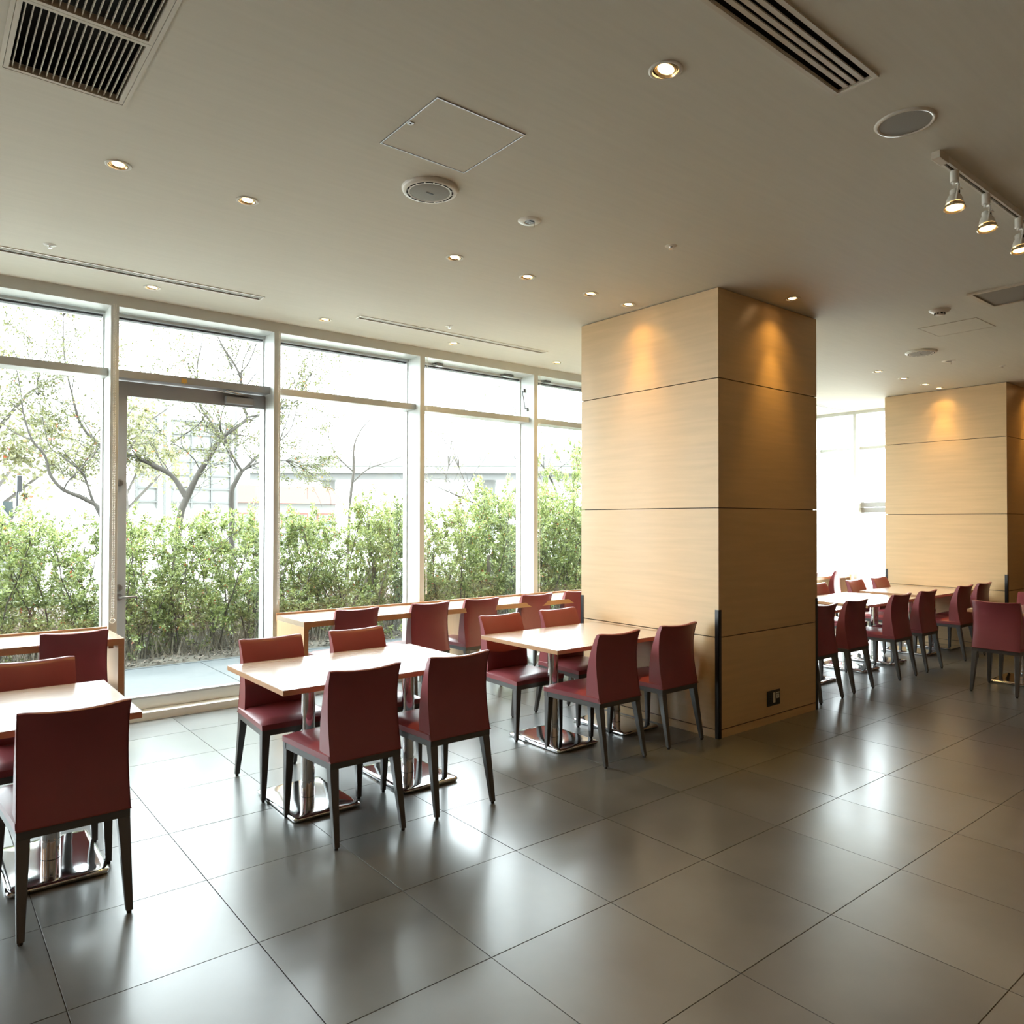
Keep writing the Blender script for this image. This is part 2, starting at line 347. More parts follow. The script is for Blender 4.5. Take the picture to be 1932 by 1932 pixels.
# end wall glazing
EW = B(11.02, 11.24, 4.58, 6.065, 3.135, 3.5); struct(new('wall_end_header', EW, M['alu']), 'header above the far end windows')
bm = B(11.02, 11.26, 5.428, 5.478, 0, 3.14, bev=.002); box(bm, 11.02, 11.30, 6.067, 6.36, 0, 3.14); box(bm, 11.15, 11.26, 4.58, 6.065, 0, .15); box(bm, 11.02, 11.26, 4.56, 4.60, 0, 3.14)
box(bm, 11.14, 11.26, 4.58, 5.43, 2.61, 2.655); box(bm, 11.16, 11.26, 5.478, 6.065, 2.61, 2.655)
w11 = struct(new('window_11', bm, M['alu']), 'far end window frame')
new('pane', B(11.226, 11.232, 4.60, 5.43, .15, 3.135), M['glass'], w11); new('pane', B(11.226, 11.232, 5.478, 6.065, .15, 3.135), M['glass'], w11)
bm = B(11.15, 11.27, 4.60, 5.43, 1.745, 1.815, bev=.002); box(bm, 11.17, 11.26, 4.60, 5.43, 1.66, 1.735)
d2 = struct(new('door_2', bm, M['door']), 'far glass door head rail')

# ------------------------------------------------------------------ wood clad columns
def column(x0, x1, y0, y1, name):
    core = B(x0 + .022, x1 - .022, y0 + .022, y1 - .022, 0, Z)
    c = struct(new(name, core, M['cavity'])); t = .02
    zz = [(0, .056), (.062, .706), (.712, 1.617), (1.623, 2.535), (2.541, Z - .006)]
    for k, (a, b) in enumerate(zz):
        nm = 'skirting_panel' if k == 0 else 'panel'
        new(nm, B(x0, x0 + t, y0 + .0, y1 - .0, a, b), M['wood'], c)
        new(nm, B(x1 - t, x1, y0, y1, a, b), M['wood'], c)
        new(nm, B(x0 + t + .0005, x1 - t - .0005, y0, y0 + t, a, b), M['wood'], c); new(nm, B(x0 + t + .0005, x1 - t - .0005, y1 - t, y1, a, b), M['wood'], c)
    for cx, cy, sx, sy in ((x0, y0, 1, 1), (x0, y1, 1, -1), (x1, y0, -1, 1), (x1, y1, -1, -1)):
        b = bmesh.new()
        xs = sorted((cx - sx * .004, cx + sx * .028)); ys = sorted((cy - sy * .004, cy - sy * .0002)); box(b, xs[0], xs[1], ys[0], ys[1], 0, .902)
        xs = sorted((cx - sx * .004, cx - sx * .0002)); ys = sorted((cy - sy * .004, cy + sy * .028)); box(b, xs[0], xs[1], ys[0], ys[1], 0, .902)
        tag(new('corner_guard', b, M['guard'], c), 'black corner guard')
    return c
CX0, CX1, CY0, CY1 = 4.42, 5.749, 3.159, 4.532
column(CX0, CX1, CY0, CY1, 'column')
column(10.062, 11.03, 3.160, 4.57, 'column')
# outlet on the near column
t = thing('wall_outlet', 'black outlet plate low on the shaded face of the near wood column', 'outlet', (5.104, CY0, .190))
new('plate', B(-.086, .086, -.007, -.0003, -.058, .058, bev=.002), M['guard'], t)
b = B(-.012, .016, -.010, -.0065, -.036, .040, bev=.001); tag(new('switch', b, M['white'], t), 'white switch strip')
b = bmesh.new(); box(b, .030, .072, -.0095, -.0068, .030, .038)
for a in ((.034, .042, -.0095, -.0068, -.008, .024), (.060, .068, -.0095, -.0068, -.008, .024), (.042, .060, -.0095, -.0068, .016, .024), (.042, .060, -.0095, -.0068, -.008, 0)): box(b, *a)
box(b, .048, .054, -.0095, -.0068, .004, .012); tag(new('socket', b, M['white'], t), 'white printed socket mark')
b = bmesh.new()
for k in range(5): box(b, -.058, -.046, -.0078, -.0068, -.04 + k * .018, -.030 + k * .018)
new('indicator', b, M['pad'], t)

# ------------------------------------------------------------------ chair
def make_chair():
    t = thing('dining_chair', '', 'chair')
    # seat cushion: trapezoid, domed, rounded
    bm = bmesh.new(); NX, NY = 12, 12
    def half(y): return .192 + (.222 - .192) * (y + .235) / .485
    def P(u, v, z): y = -.23 + v * .48; return (half(y) * u, y, z)
    grid = []
    for j in range(NY + 1):
        row = []
        for i in range(NX + 1):
            u = -1 + 2 * i / NX; v = j / NY
            du = min(1 - abs(u), .12) / .12; dv = min(1 - v, .10) / .10
            e = 1 - (1 - du) ** 2.4; f = 1 - (1 - dv) ** 2.4
            dome = .010 * (1 - u * u) * (1 - (2 * v - 1) ** 2)
            row.append(bm.verts.new(P(u, v, .418 + .016 * min(e, f) + dome)))
        grid.append(row)
    for j in range(NY):
        for i in range(NX): bm.faces.new((grid[j][i], grid[j][i + 1], grid[j + 1][i + 1], grid[j + 1][i]))
    rim = [grid[0][i] for i in range(NX + 1)] + [grid[j][NX] for j in range(1, NY + 1)] + [grid[NY][i] for i in range(NX - 1, -1, -1)] + [grid[j][0] for j in range(NY - 1, 0, -1)]
    low = [bm.verts.new((v.co.x * .995, v.co.y, .389)) for v in rim]; n = len(rim)
    for i in range(n): bm.faces.new((rim[(i + 1) % n], rim[i], low[i], low[(i + 1) % n]))
    bm.faces.new(low)
    new('seat', bm, M['leather'], t, smooth=42)
    # backrest
    prof = [(.389, -.246, -.121), (.44, -.236, -.118), (.50, -.225, -.117), (.56, -.216, -.121), (.62, -.212, -.131), (.68, -.212, -.147), (.74, -.219, -.170), (.78, -.229, -.188), (.806, -.240, -.201), (.818, -.243, -.210), (.823, -.237, -.218)]
    bm = bmesh.new(); NU = 14; F, R = [], []
    for k, (z, yr, yf) in enumerate(prof):
        hz = (z - .389) / .434; rf, rb = [], []
        for i in range(NU + 1):
            u = -1 + 2 * i / NU; c = 1 - u * u
            w = .190 + .003 * math.sin(hz * PI) * -1
            bow = .020 * c * hz; sag = -.013 * c * hz ** 3; side = max(0, abs(u) - .90) / .10
            dz = -.005 * side if k >= len(prof) - 3 else 0
            rb.append(bm.verts.new((w * u, yr - bow + .006 * side, z + sag + dz))); rf.append(bm.verts.new((w * u, yf - bow - .005 * side, z + sag + dz)))
        F.append(rf); R.append(rb)
    for k in range(len(prof) - 1):
        for i in range(NU):
            bm.faces.new((R[k][i], R[k][i + 1], R[k + 1][i + 1], R[k + 1][i])); bm.faces.new((F[k][i + 1], F[k][i], F[k + 1][i], F[k + 1][i + 1]))
        bm.faces.new((F[k][0], R[k][0], R[k + 1][0], F[k + 1][0])); bm.faces.new((R[k][NU], F[k][NU], F[k + 1][NU], R[k + 1][NU]))
    for i in range(NU):
        bm.faces.new((R[-1][i], R[-1][i + 1], F[-1][i + 1], F[-1][i])); bm.faces.new((F[0][i], F[0][i + 1], R[0][i + 1], R[0][i]))
    bk = new('backrest', bm, M['leather'], t, smooth=48)
    b = bmesh.new(); tube(b, [(-.19, -.12, .3915), (-.191, -.247, .3915), (.191, -.247, .3915), (.19, -.12, .3915)], .0028, 5)
    for s in (-1, 1):
        tube(b, [(s * (.1895 - .003 * math.sin((z - .389) / .434 * PI)), yr + .004, z) for z, yr, yf in prof[:-1]], .0018, 5)
    new('piping', b, M['piping'], bk, smooth=60)
    b = bmesh.new(); tube(b, [(-.192, -.12, .390), (-.2195, .248, .390), (.2195, .248, .390), (.192, -.12, .390)], .0022, 5); new('piping', b, M['piping'], t.children[0], smooth=60)
    # frame rails
    b = bmesh.new(); zl, zh = .357, .3875
    def rail(p, q, w):
        p, q = Vector(p), Vector(q); dd = (q - p).normalized(); nn = Vector((-dd.y, dd.x)) * w
        hexa(b, [(p.x, p.y, zl), (q.x, q.y, zl), (q.x + nn.x, q.y + nn.y, zl), (p.x + nn.x, p.y + nn.y, zl)], [(p.x, p.y, zh), (q.x, q.y, zh), (q.x + nn.x, q.y + nn.y, zh), (p.x + nn.x, p.y + nn.y, zh)])
    rail((-.189, -.240), (.189, -.240), .03); rail((.189, -.240), (.219, .247), .03); rail((.219, .247), (-.219, .247), .03); rail((-.219, .247), (-.189, -.240), .03)
    new('seat_frame', b, M['leg'], t)
    for nm, sx, rear in (('leg', -1, 1), ('leg', 1, 1), ('leg', -1, 0), ('leg', 1, 0)):
        b = bmesh.new()
        if rear: tx, ty, bx, by = sx * .167, -.218, sx * .178, -.283
        else: tx, ty, bx, by = sx * .196, .224, sx * .206, .230
        a, c = .0225, .0125
        hexa(b, [(bx - c, by - c, .012), (bx + c, by - c, .012), (bx + c, by + c, .012), (bx - c, by + c, .012)], [(tx - a, ty - a, .3565), (tx + a, ty - a, .3565), (tx + a, ty + a, .3565), (tx - a, ty + a, .3565)])
        bmesh.ops.bevel(b, geom=[e for e in b.edges if abs(e.verts[0].co.z - e.verts[1].co.z) > .1], offset=.003, segments=1, affect='EDGES')
        l = new(nm, b, M['leg'], t)
        new('foot_pad', lathe(bmesh.new(), [(0, 0), (.009, 0), (.009, .012), (0, .012)], 10), M['pad'], l, loc=(bx, by, 0))
    return t
proto = make_chair(); used = [False]
def chair(x, y, rz, label, group):
    if not used[0]: c = proto; used[0] = True
    else: c = copy_tree(proto)
    c.location = (x, y, 0); c.rotation_euler[2] = rz; tag(c, label, 'chair', group)
    return c
ROOM, WIN = 0.0, PI
g1, g2, g3 = 'red chairs around the near tables', 'red chairs at the window counters', 'red chairs beyond the near wood column'
chair(.498, 3.485, .01, 'large red leather chair at the bottom left corner, seen from behind', g1)
chair(.487, 4.225, WIN + .01, 'red leather chair facing us across the table at the left edge', g1)
chair(1.727, 3.49, .005, 'red leather chair on the room side of the middle table, left of its two', g1)
chair(2.290, 3.495, -.01, 'red leather chair on the room side of the middle table, right of its two', g1)
chair(1.712, 4.225, WIN - .012, 'red leather chair on the window side of the middle table, left of its two', g1)
chair(2.287, 4.228, WIN + .005, 'red leather chair on the window side of the middle table, mostly hidden, right one', g1)
chair(3.532, 3.505, .0, 'red leather chair on the room side of the table against the near column, left one', g1)
chair(4.140, 3.512, .0, 'red leather chair standing beside the near column and its corner guard', g1)
chair(3.480, 4.225, WIN, 'red leather chair on the window side of the column table, left one', g1)
chair(4.072, 4.225, WIN, 'red leather chair on the window side of the column table, touching the column', g1)
chair(.825, 5.665, 0, 'dark red chair at the left window counter beside the glass door', g2)
chair(2.818, 5.69, 0, 'red chair at the right window counter, first from the glass door', g2)
chair(3.520, 5.695, .0, 'red chair at the right window counter, second from the glass door', g2)
chair(4.080, 5.705, 0, 'red chair at the right window counter, third from the glass door', g2)
chair(4.757, 5.715, 0, 'red chair at the right window counter, fourth from the glass door', g2)
chair(5.320, 5.715, 0, 'red chair at the right window counter, half hidden by the near column', g2)
chair(6.100, 3.505, 0, 'red chair beyond the near column, mostly hidden by its edge', g3)
chair(6.690, 3.52, .0, 'dark backlit red chair, second beyond the near column', g3)
chair(7.580, 3.515, 0, 'red chair third beyond the near column, at the brightly lit table', g3)
chair(8.195, 3.515, 0, 'red chair fourth beyond the near column, at the brightly lit table', g3)
chair(9.182, 3.52, 0, 'red chair at the table against the far column, left of two', g3)
chair(9.742, 3.52, 0, 'red chair nearest the corner guard of the far column', g3)
chair(8.085, 4.225, WIN, 'red chair whose top peeks out at the near column edge behind the bright table', g3)
chair(8.965, 4.225, WIN, 'washed out red chair facing us behind the far table, left one', g3)
chair(9.625, 4.235, WIN, 'washed out red chair facing us behind the far table, right one', g3)
chair(9.72, 5.66, 0, 'washed out chair at the far window counter, cut by the near column edge', g3)
chair(10.44, 5.66, .25, 'washed out chair at the far window counter beside the end windows', g3)
chair(7.745, 2.455, -PI / 2, 'large red chair at the right edge, seen from behind', g3)
chair(8.50, 2.455, PI / 2, 'red chair at the right frame edge facing the large one across its table', g3)

# ------------------------------------------------------------------ tables
def rounded_rect(a, b, r, n=5):
    out = []
    for cx, cy, s in ((a - r, b - r, 0), (-a + r, b - r, 1), (-a + r, -b + r, 2), (a - r, -b + r, 3)):
        for k in range(n + 1):
            t_ = (s + k / n) * PI / 2; out.append((cx + r * math.cos(t_), cy + r * math.sin(t_)))
    return out
def make_table(L=1.205, D=.815, off=.315):
    t = thing('dining_table', '', 'table')
    new('tabletop', B(-L / 2, L / 2, -D / 2, D / 2, .6985, .700), M['top'], t)
    b = bmesh.new(); box(b, -L / 2, L / 2, -D / 2, D / 2, .672, .6984, bev=.0012); tag(new('edge_band', b, M['edge'], t), 'wood coloured edge')
    for s in (-1, 1):
        x = s * off
        b = bmesh.new(); P0 = rounded_rect(.187, .268, .022)
        lev = [(0, .004, -.006), (0, .014, 0), (0, .022, -.004), (0, .027, -.022), (0, .0285, -.05)]
        rings = [[b.verts.new((px * (1 + sh / .187), py * (1 + sh / .268), z)) for px, py in P0] for _, z, sh in [(0, .004, -.004), (0, .016, 0), (0, .022, -.003), (0, .025, -.012)]]
        n = len(P0)
        for q, w in zip(rings, rings[1:]):
            for i in range(n): b.faces.new((q[i], q[(i + 1) % n], w[(i + 1) % n], w[i]))
        b.faces.new(rings[0][::-1])
        # gently pillowed top
        prev = rings[-1]
        for sc, z in ((.86, .0265), (.5, .028)):
            cur = [b.verts.new((px * sc, py * sc, z)) for px, py in P0]
            for i in range(n): b.faces.new((prev[i], prev[(i + 1) % n], cur[(i + 1) % n], cur[i]))
            prev = cur
        b.faces.new(prev)
        base = new('base_plate', b, M['chrome'], t, smooth=50, loc=(x, -.045, 0))
        for fx in (-.15, .15):
            for fy in (-.235, .235): new('foot', lathe(bmesh.new(), [(0, -.000), (.013, -.000), (.013, .0105), (0, .0105)], 10), M['pad'], base, loc=(fx, fy, 0))
        b = lathe(bmesh.new(), [(.0375, .030), (.0375, .66)], 32); new('post', b, M['chrome'], t, smooth=60, loc=(x, -.045, 0))
        b = lathe(bmesh.new(), [(.0382, .108), (.0388, .110), (.0382, .112)], 32); new('post_ring', b, M['steel'], t, loc=(x, -.045, 0))
        new('top_bracket', B(-.12, .12, -.18, .18, .66, .672), M['guard'], t, loc=(x, -.045, 0))
    return t
tp = make_table(); TY_C = 3.918
gT = 'two-pedestal dining tables'
def table(first, x, y, rz, label):
    o = tp if first else copy_tree(tp)
    o.location = (x, y, 0); o.rotation_euler[2] = rz; tag(o, label, 'table', gT)
table(1, .187, TY_C, 0, 'wood-edged dining table on chrome bases at the left edge of the photo')
table(0, 2.018, TY_C, 0, 'wood-edged dining table on two chrome posts in the middle, right of the glass door')
table(0, 3.8165, TY_C, 0, 'wood-edged dining table whose end touches the near wood column')
table(0, 6.45, TY_C, 0, 'dining table just beyond the near column, mostly hidden behind it')
table(0, 7.95, TY_C, 0, 'brightly lit dining table reflecting the end windows')
table(0, 9.455, TY_C, 0, 'dining table whose end touches the far wood column')
table(0, 8.222, 2.190, PI / 2, 'dining table at the right edge set crosswise to the others')

# ------------------------------------------------------------------ window counters
def counter(x0, x1, label, mids, back=6.055):
    t = thing('window_counter', label, 'counter', (0, 0, 0), 0, 'wooden counters under the windows')
    yf = 5.49
    new('worktop', B(x0, x1, yf, back - .018, .700, .7405, bev=.0012), M['top'], t)
    new('front_band', B(x0, x1, yf - .002, yf - .0002, .696, .7402), M['edge'], t)
    new('upstand', B(x0, x1, back - .0175, back, .690, .756), M['edge'], t)
    for x, nm in ((x0, 'end_panel'), (x1 - .036, 'end_panel')):
        e = new(nm, B(x, x + .036, yf + .001, back - .02, 0, .6995, bev=.001), M['woodv'], t)
        new('panel_edging', B(x, x + .036, yf - .002, yf + .0005, 0, .6955), M['edge'], e)
    for x in mids:
        e = new('support_panel', B(x, x + .036, yf + .04, back - .02, 0, .6995, bev=.001), M['woodv'], t)
    for x in (x0 + .05, x1 - .085): new('bracket', B(x, x + .03, yf + .05, yf + .35, .672, .6995), M['edge'], t)
counter(-1.62, 1.121, 'wooden window counter left of the glass door, reaching the photo edge', [-.3])
counter(2.376, 6.55, 'long wooden window counter between the glass door and the near column', [4.057])
counter(7.2, 10.98, 'washed out window counter in the far bay', [9.1])

# ------------------------------------------------------------------ ceiling fittings
def disc(b, r, z, n=24):
    b.faces.new([b.verts.new((r * math.cos(2 * PI * k / n), r * math.sin(2 * PI * k / n), z)) for k in range(n)][::-1])
beam = bpy.data.lights.new('halogen_beam', 'SPOT'); beam.energy = 9; beam.color = (1, .58, .14); beam.spot_size = math.radians(58); beam.spot_blend = 1.0; beam.shadow_soft_size = .02
wide = bpy.data.lights.new('halogen_wide', 'SPOT'); wide.energy = 62; wide.color = (1, .51, .17); wide.spot_size = math.radians(96); wide.spot_blend = 1.0; wide.shadow_soft_size = .04
def make_downlight(R, tilt, ax):
    t = thing('downlight', '', 'downlight')
    new('trim_ring', lathe(bmesh.new(), [(R * .78, .004), (R * .78, -.004), (R * .92, -.006), (R, -.003), (R, .0005)], 28), M['white'], t, smooth=50)
    new('housing', lathe(bmesh.new(), [(R * .785, .003), (R * .785, .07), (0, .07)], 24), M['black'], t, smooth=50)
    b = lathe(bmesh.new(), [(R * .70, -.001), (R * .62, .006), (R * .51, .004)], 24)
    rf = new('reflector', b, M['refl'], t, smooth=60)
    b = bmesh.new(); disc(b, R * .50, .003); lp = new('lamp', b, M['lamp'], t)
    rf.rotation_euler = lp.rotation_euler = (tilt * math.sin(ax), tilt * math.cos(ax), 0)
    return t
gd = 'recessed ceiling downlights'
lab = ['leftmost lit downlight of the long inner row, upper left ceiling', 'second lit downlight from the left of the long inner row', 'third lit downlight of the long inner row, below the round speaker',
       'fourth lit downlight of the long inner row', 'fifth lit downlight, next to the last before the near column', 'lit downlight grazing the window-side face of the near column',
       'lit downlight by the windows beside the left air slot', 'second lit downlight along the windows', 'third lit downlight along the windows under the right air slot', 'fourth lit downlight along the windows, beside the near column',
       'lit downlight grazing the shaded room-side face of the near column', 'first of the four far downlights, closest to the near column', 'second of the four far downlights', 'third of the four far downlights',
       'last of the four far downlights, grazing the far column', 'downlight grazing the room side of the far column', 'large lit downlight alone in the upper ceiling beside the linear grille']
dp = None; bigp = None
spot = bpy.data.lights.new('halogen', 'SPOT'); spot.energy = 2.4; spot.color = (1, .58, .14); spot.spot_size = math.radians(120); spot.spot_blend = 1.0; spot.shadow_soft_size = .022
for i, (x, y) in enumerate(DL):
    if i == 16: o = make_downlight(.062, .25, .6)
    elif dp is None: o = dp = make_downlight(.056, .08, 0)
    else: o = copy_tree(dp)
    o.location = (x, y, Z); tag(o, lab[i], 'downlight', gd)
    for dat in (spot, beam):
        l = bpy.data.objects.new('halogen_light', dat); COL.objects.link(l); l.parent = o; l.location = (0, 0, -.004)
for i, (x, y) in enumerate([(-1.2, 1.4), (.4, -.6), (2.4, -.6), (4.4, -.6), (6.4, .2), (8.4, .2), (1.4, -2.4), (4.4, -2.4), (7.4, -2.4)]):
    o = copy_tree(dp); o.location = (x, y, Z - .006); tag(o, 'lit downlight outside the photo over the rest of the room', 'downlight', 'downlights behind the camera')
    l = bpy.data.objects.new('halogen_light', wide); COL.objects.link(l); l.parent = o; l.location = (0, 0, -.004)
def make_speaker(grille=True):
    t = thing('ceiling_speaker', '', 'speaker')
    b = lathe(bmesh.new(), [(.073, -.020), (.076, -.021), (.092, -.020), (.0985, -.016), (.102, -.008), (.102, 0)], 40)
    new('rim', b, M['white'], t, smooth=50)
    new('grille', lathe(bmesh.new(), [(.0, -.0235), (.03, -.023), (.066, -.021), (.0735, -.0195)], 40), M['mesh'], t, smooth=50)
    b = bmesh.new()
    for k in range(16):
        a0, a1 = (k + .09) / 16 * 2 * PI, (k + .91) / 16 * 2 * PI
        q = [(rr_ * math.cos(a), rr_ * math.sin(a)) for rr_, a in ((.0795, a0), (.0795, (a0 + a1) / 2), (.0795, a1), (.0855, a1), (.0855, (a0 + a1) / 2), (.0855, a0))]
        hexa(b, [(x, y, -.0213) for x, y in q], [(x, y, -.0195) for x, y in q])
    tag(new('slot_ring', b, M['cavity'], t), 'ring of dark slots')
    new('badge', B(-.014, .014, -.003, .003, -.0248, -.0232), M['guard'], t)
    return t
s1 = make_speaker(); s2 = copy_tree(s1)
s1.scale = s2.scale = (1.37, 1.37, 1.0); s1.location = (*SPK[0], Z); s2.location = (*SPK[1], Z)
tag(s1, 'round white ceiling speaker with slotted rim below the square access hatch', 'speaker', 'slotted round ceiling speakers')
tag(s2, 'round ceiling speaker with slotted rim in the far bay beyond the near column', 'speaker', 'slotted round ceiling speakers')
t = thing('ceiling_speaker', 'round flat grey speaker with glossy rim near the track lights', 'speaker', (3.20, 1.365, Z))
new('rim', lathe(bmesh.new(), [(.098, -.004), (.103, -.007), (.112, -.006), (.118, 0)], 48), mat('glossy_white', (.7, .68, .62, 1), .12, var=.01), t, smooth=50)
new('grille', lathe(bmesh.new(), [(0, -.0045), (.0985, -.0035)], 48), M['mesh'], t, smooth=50)
for i, (x, y) in enumerate(DET):
    t = thing('alarm_sensor', ['white recessed ceiling sensor with open metal centre, right of the speaker', 'small ceiling sensor in the far bay'][i], 'sensor', (x, y, Z), 0, 'ceiling sensors'); t.scale = (1.25, 1.25, 1)
    new('rim', lathe(bmesh.new(), [(.022, -.003), (.026, -.007), (.046, -.005), (.052, 0)], 28), M['white'], t, smooth=50)
    new('core', lathe(bmesh.new(), [(0, -.0015), (.0225, -.0015)], 20), M['chrome'], t)
    b = bmesh.new()
    for k in (-.012, -.004, .006, .013): box(b, k - .002, k + .002, -.014, .014, -.009, -.0016)
    new('vanes', b, M['steel'], t); new('test_wire', tube(bmesh.new(), [(.018, -.01, -.004), (.018, -.01, -.034)], .001, 4), M['redr'], t)
for i, (x, y) in enumerate(SPR):
    t = thing('sprinkler', ['sprinkler head above the left window air slot', 'sprinkler head beside the right window air slot', 'sprinkler head on the ceiling in front of the near column', 'sprinkler head far right before the far column'][i], 'sprinkler', (x, y, Z), 0, 'sprinkler heads')
    new('escutcheon', lathe(bmesh.new(), [(.012, -.006), (.030, -.004), (.036, 0)], 24), M['white'], t, smooth=50)
    new('nozzle', lathe(bmesh.new(), [(0, -.021), (.012, -.020), (.006, -.018), (.006, -.010), (.012, -.006), (.012, -.001)], 14), M['chrome'], t, smooth=50)
t = thing('smoke_detector', 'white domed smoke detector in the far ceiling', 'smoke detector', (6.258, 2.417, Z)); t.scale = (1.15, 1.15, 1)
new('dome', lathe(bmesh.new(), [(0, -.042), (.022, -.042), (.028, -.036), (.030, -.024), (.046, -.020), (.060, -.010), (.066, 0)], 32), M['white'], t, smooth=50)
b = bmesh.new()
for k in range(8): a = k / 8 * 2 * PI; box(b, .0295 * math.cos(a) - .005, .0295 * math.cos(a) + .005, .0295 * math.sin(a) - .005, .0295 * math.sin(a) + .005, -.035, -.026)
new('inlet', b, M['cavity'], t)
# access hatches
def hatch(x0, x1, y0, y1, label, latch):
    t = thing('access_hatch', label, 'hatch', ((x0 + x1) / 2, (y0 + y1) / 2, Z)); a, b_ = (x1 - x0) / 2, (y1 - y0) / 2
    b = bmesh.new()
    for q in ((-a, a, -b_, -b_ + .006), (-a, a, b_ - .006, b_), (-a, -a + .006, -b_ + .006, b_ - .006), (a - .006, a, -b_ + .006, b_ - .006)): box(b, *q, -.0035, 0)
    new('frame', b, M['steel'] if latch else M['cream'], t)
    new('panel', B(-a + .008, a - .008, -b_ + .008, b_ - .008, -.0022, -.0002), M['ceil'], t)
    if latch:
        l = new('latch', B(-a + .008, -a + .030, -.012, .012, -.006, -.002, bev=.001), M['steel'], t); new('keyhole', lathe(bmesh.new(), [(0, -.0068), (.004, -.0068), (.004, -.006)], 10), M['cavity'], l, loc=(-a + .018, 0, 0))
hatch(1.588, 2.040, 2.434, 2.890, 'square metal-rimmed access hatch in the middle of the ceiling', True)
hatch(6.713, 7.14, 2.318, 2.770, 'faint square access hatch in the far ceiling', False)
t = thing('ceiling_panel', 'beige framed recessed ceiling panel cut by the right frame edge', 'panel', (0, 0, Z))
x0, x1, y0, y1 = 5.97, 6.46, 1.64, 2.125; b = bmesh.new()
for q in ((x0, x1, y0, y0 + .03), (x0, x1, y1 - .03, y1), (x0, x0 + .03, y0 + .03, y1 - .03), (x1 - .03, x1, y0 + .03, y1 - .03)): box(b, *q, -.012, -.0002)
new('frame', b, M['cream'], t); tag(new('filter', B(x0 + .03, x1 - .03, y0 + .03, y1 - .03, -.004, -.0002), M['mesh'], t), 'brown mesh filter')
# return-air grille (upper left)
t = thing('return_grille', 'large square louvred air grille in the upper left corner', 'air vent', (0, 0, Z))
x0, x1, y0, y1 = RET
def ring(b, x0, x1, y0, y1, w, z0, z1):
    for q in ((x0, x1, y0, y0 + w), (x0, x1, y1 - w, y1), (x0, x0 + w, y0 + w, y1 - w), (x1 - w, x1, y0 + w, y1 - w)): box(b, *q, z0, z1)
b = bmesh.new(); ring(b, x0, x1, y0, y1, .014, -.005, .002); new('frame', b, M['cream'], t)
duct = bmesh.new(); box(duct, x0 + .012, x1 - .012, y0 + .012, y1 - .012, .12, .13); ring(duct, x0 + .010, x1 - .010, y0 + .010, y1 - .010, .004, .003, .12); new('duct', duct, M['cavity'], t)
ym = 2.797
for (a, c) in ((y0 + .015, ym - .001), (ym + .001, y1 - .015)):
    b = bmesh.new(); ring(b, x0 + .0155, x1 - .0155, a, c, .016, -.004, .022); lf = new('louvre_panel', b, M['cream'], t)
    sb = B(-.0016, .0016, a + .017, c - .017, .001, .013); me = None
    for k in range(17):
        x = x0 + .0315 + (x1 - x0 - .063) * (k + .5) / 17
        if me is None: o = new('slat', sb, M['cream'], lf, loc=(x, 0, 0)); me = o.data
        else: link('slat', me, lf, (x, 0, 0))
# linear supply grille
t = thing('linear_grille', 'long four-slot air grille at the top edge beside the large downlight', 'air vent', (0, 0, Z))
x0, x1, y0, y1 = SUP
b = bmesh.new(); ring(b, x0, x1, y0, y1, .017, -.008, .002); ring(b, x0 + .0175, x1 - .0175, y0 + .0175, y1 - .0175, .003, -.004, .003); new('frame', b, M['cream'], t)
duct = bmesh.new(); box(duct, x0 + .012, x1 - .012, y0 + .012, y1 - .012, .10, .11); ring(duct, x0 + .010, x1 - .010, y0 + .010, y1 - .010, .004, .003, .10); new('duct', duct, M['cavity'], t)
wy = y1 - y0 - .043
for k in range(3):
    yc = y0 + .0215 + wy * (k + 1) / 4
    new('blade', B(x0 + .022, x1 - .022, yc - .0085, yc + .0085, -.003, .003), M['cream'], t)
# slots along the windows
for i, (x0, x1, y0, y1) in enumerate(SLOT):
    t = thing('slot_diffuser', ['long narrow air slot by the windows running out of the left edge', 'long narrow air slot by the windows before the near column', 'washed out air slot near the far end windows'][i], 'air vent', (0, 0, Z), 0, 'window air slots')
    b = bmesh.new(); ring(b, x0, x1, y0, y1, .010, -.005, .002); new('frame', b, M['white'], t)
    duct = bmesh.new(); box(duct, x0 + .010, x1 - .010, y0 + .010, y1 - .010, .07, .08); ring(duct, x0 + .008, x1 - .008, y0 + .008, y1 - .008, .003, .003, .07); new('duct', duct, M['cavity'], t)
    for k in range(3):
        yc = y0 + .010 + (y1 - y0 - .020) * (k + 1) / 4; new('blade', B(x0 + .010, x1 - .010, yc - .0042, yc + .0042, .001, .004), M['white'], t)
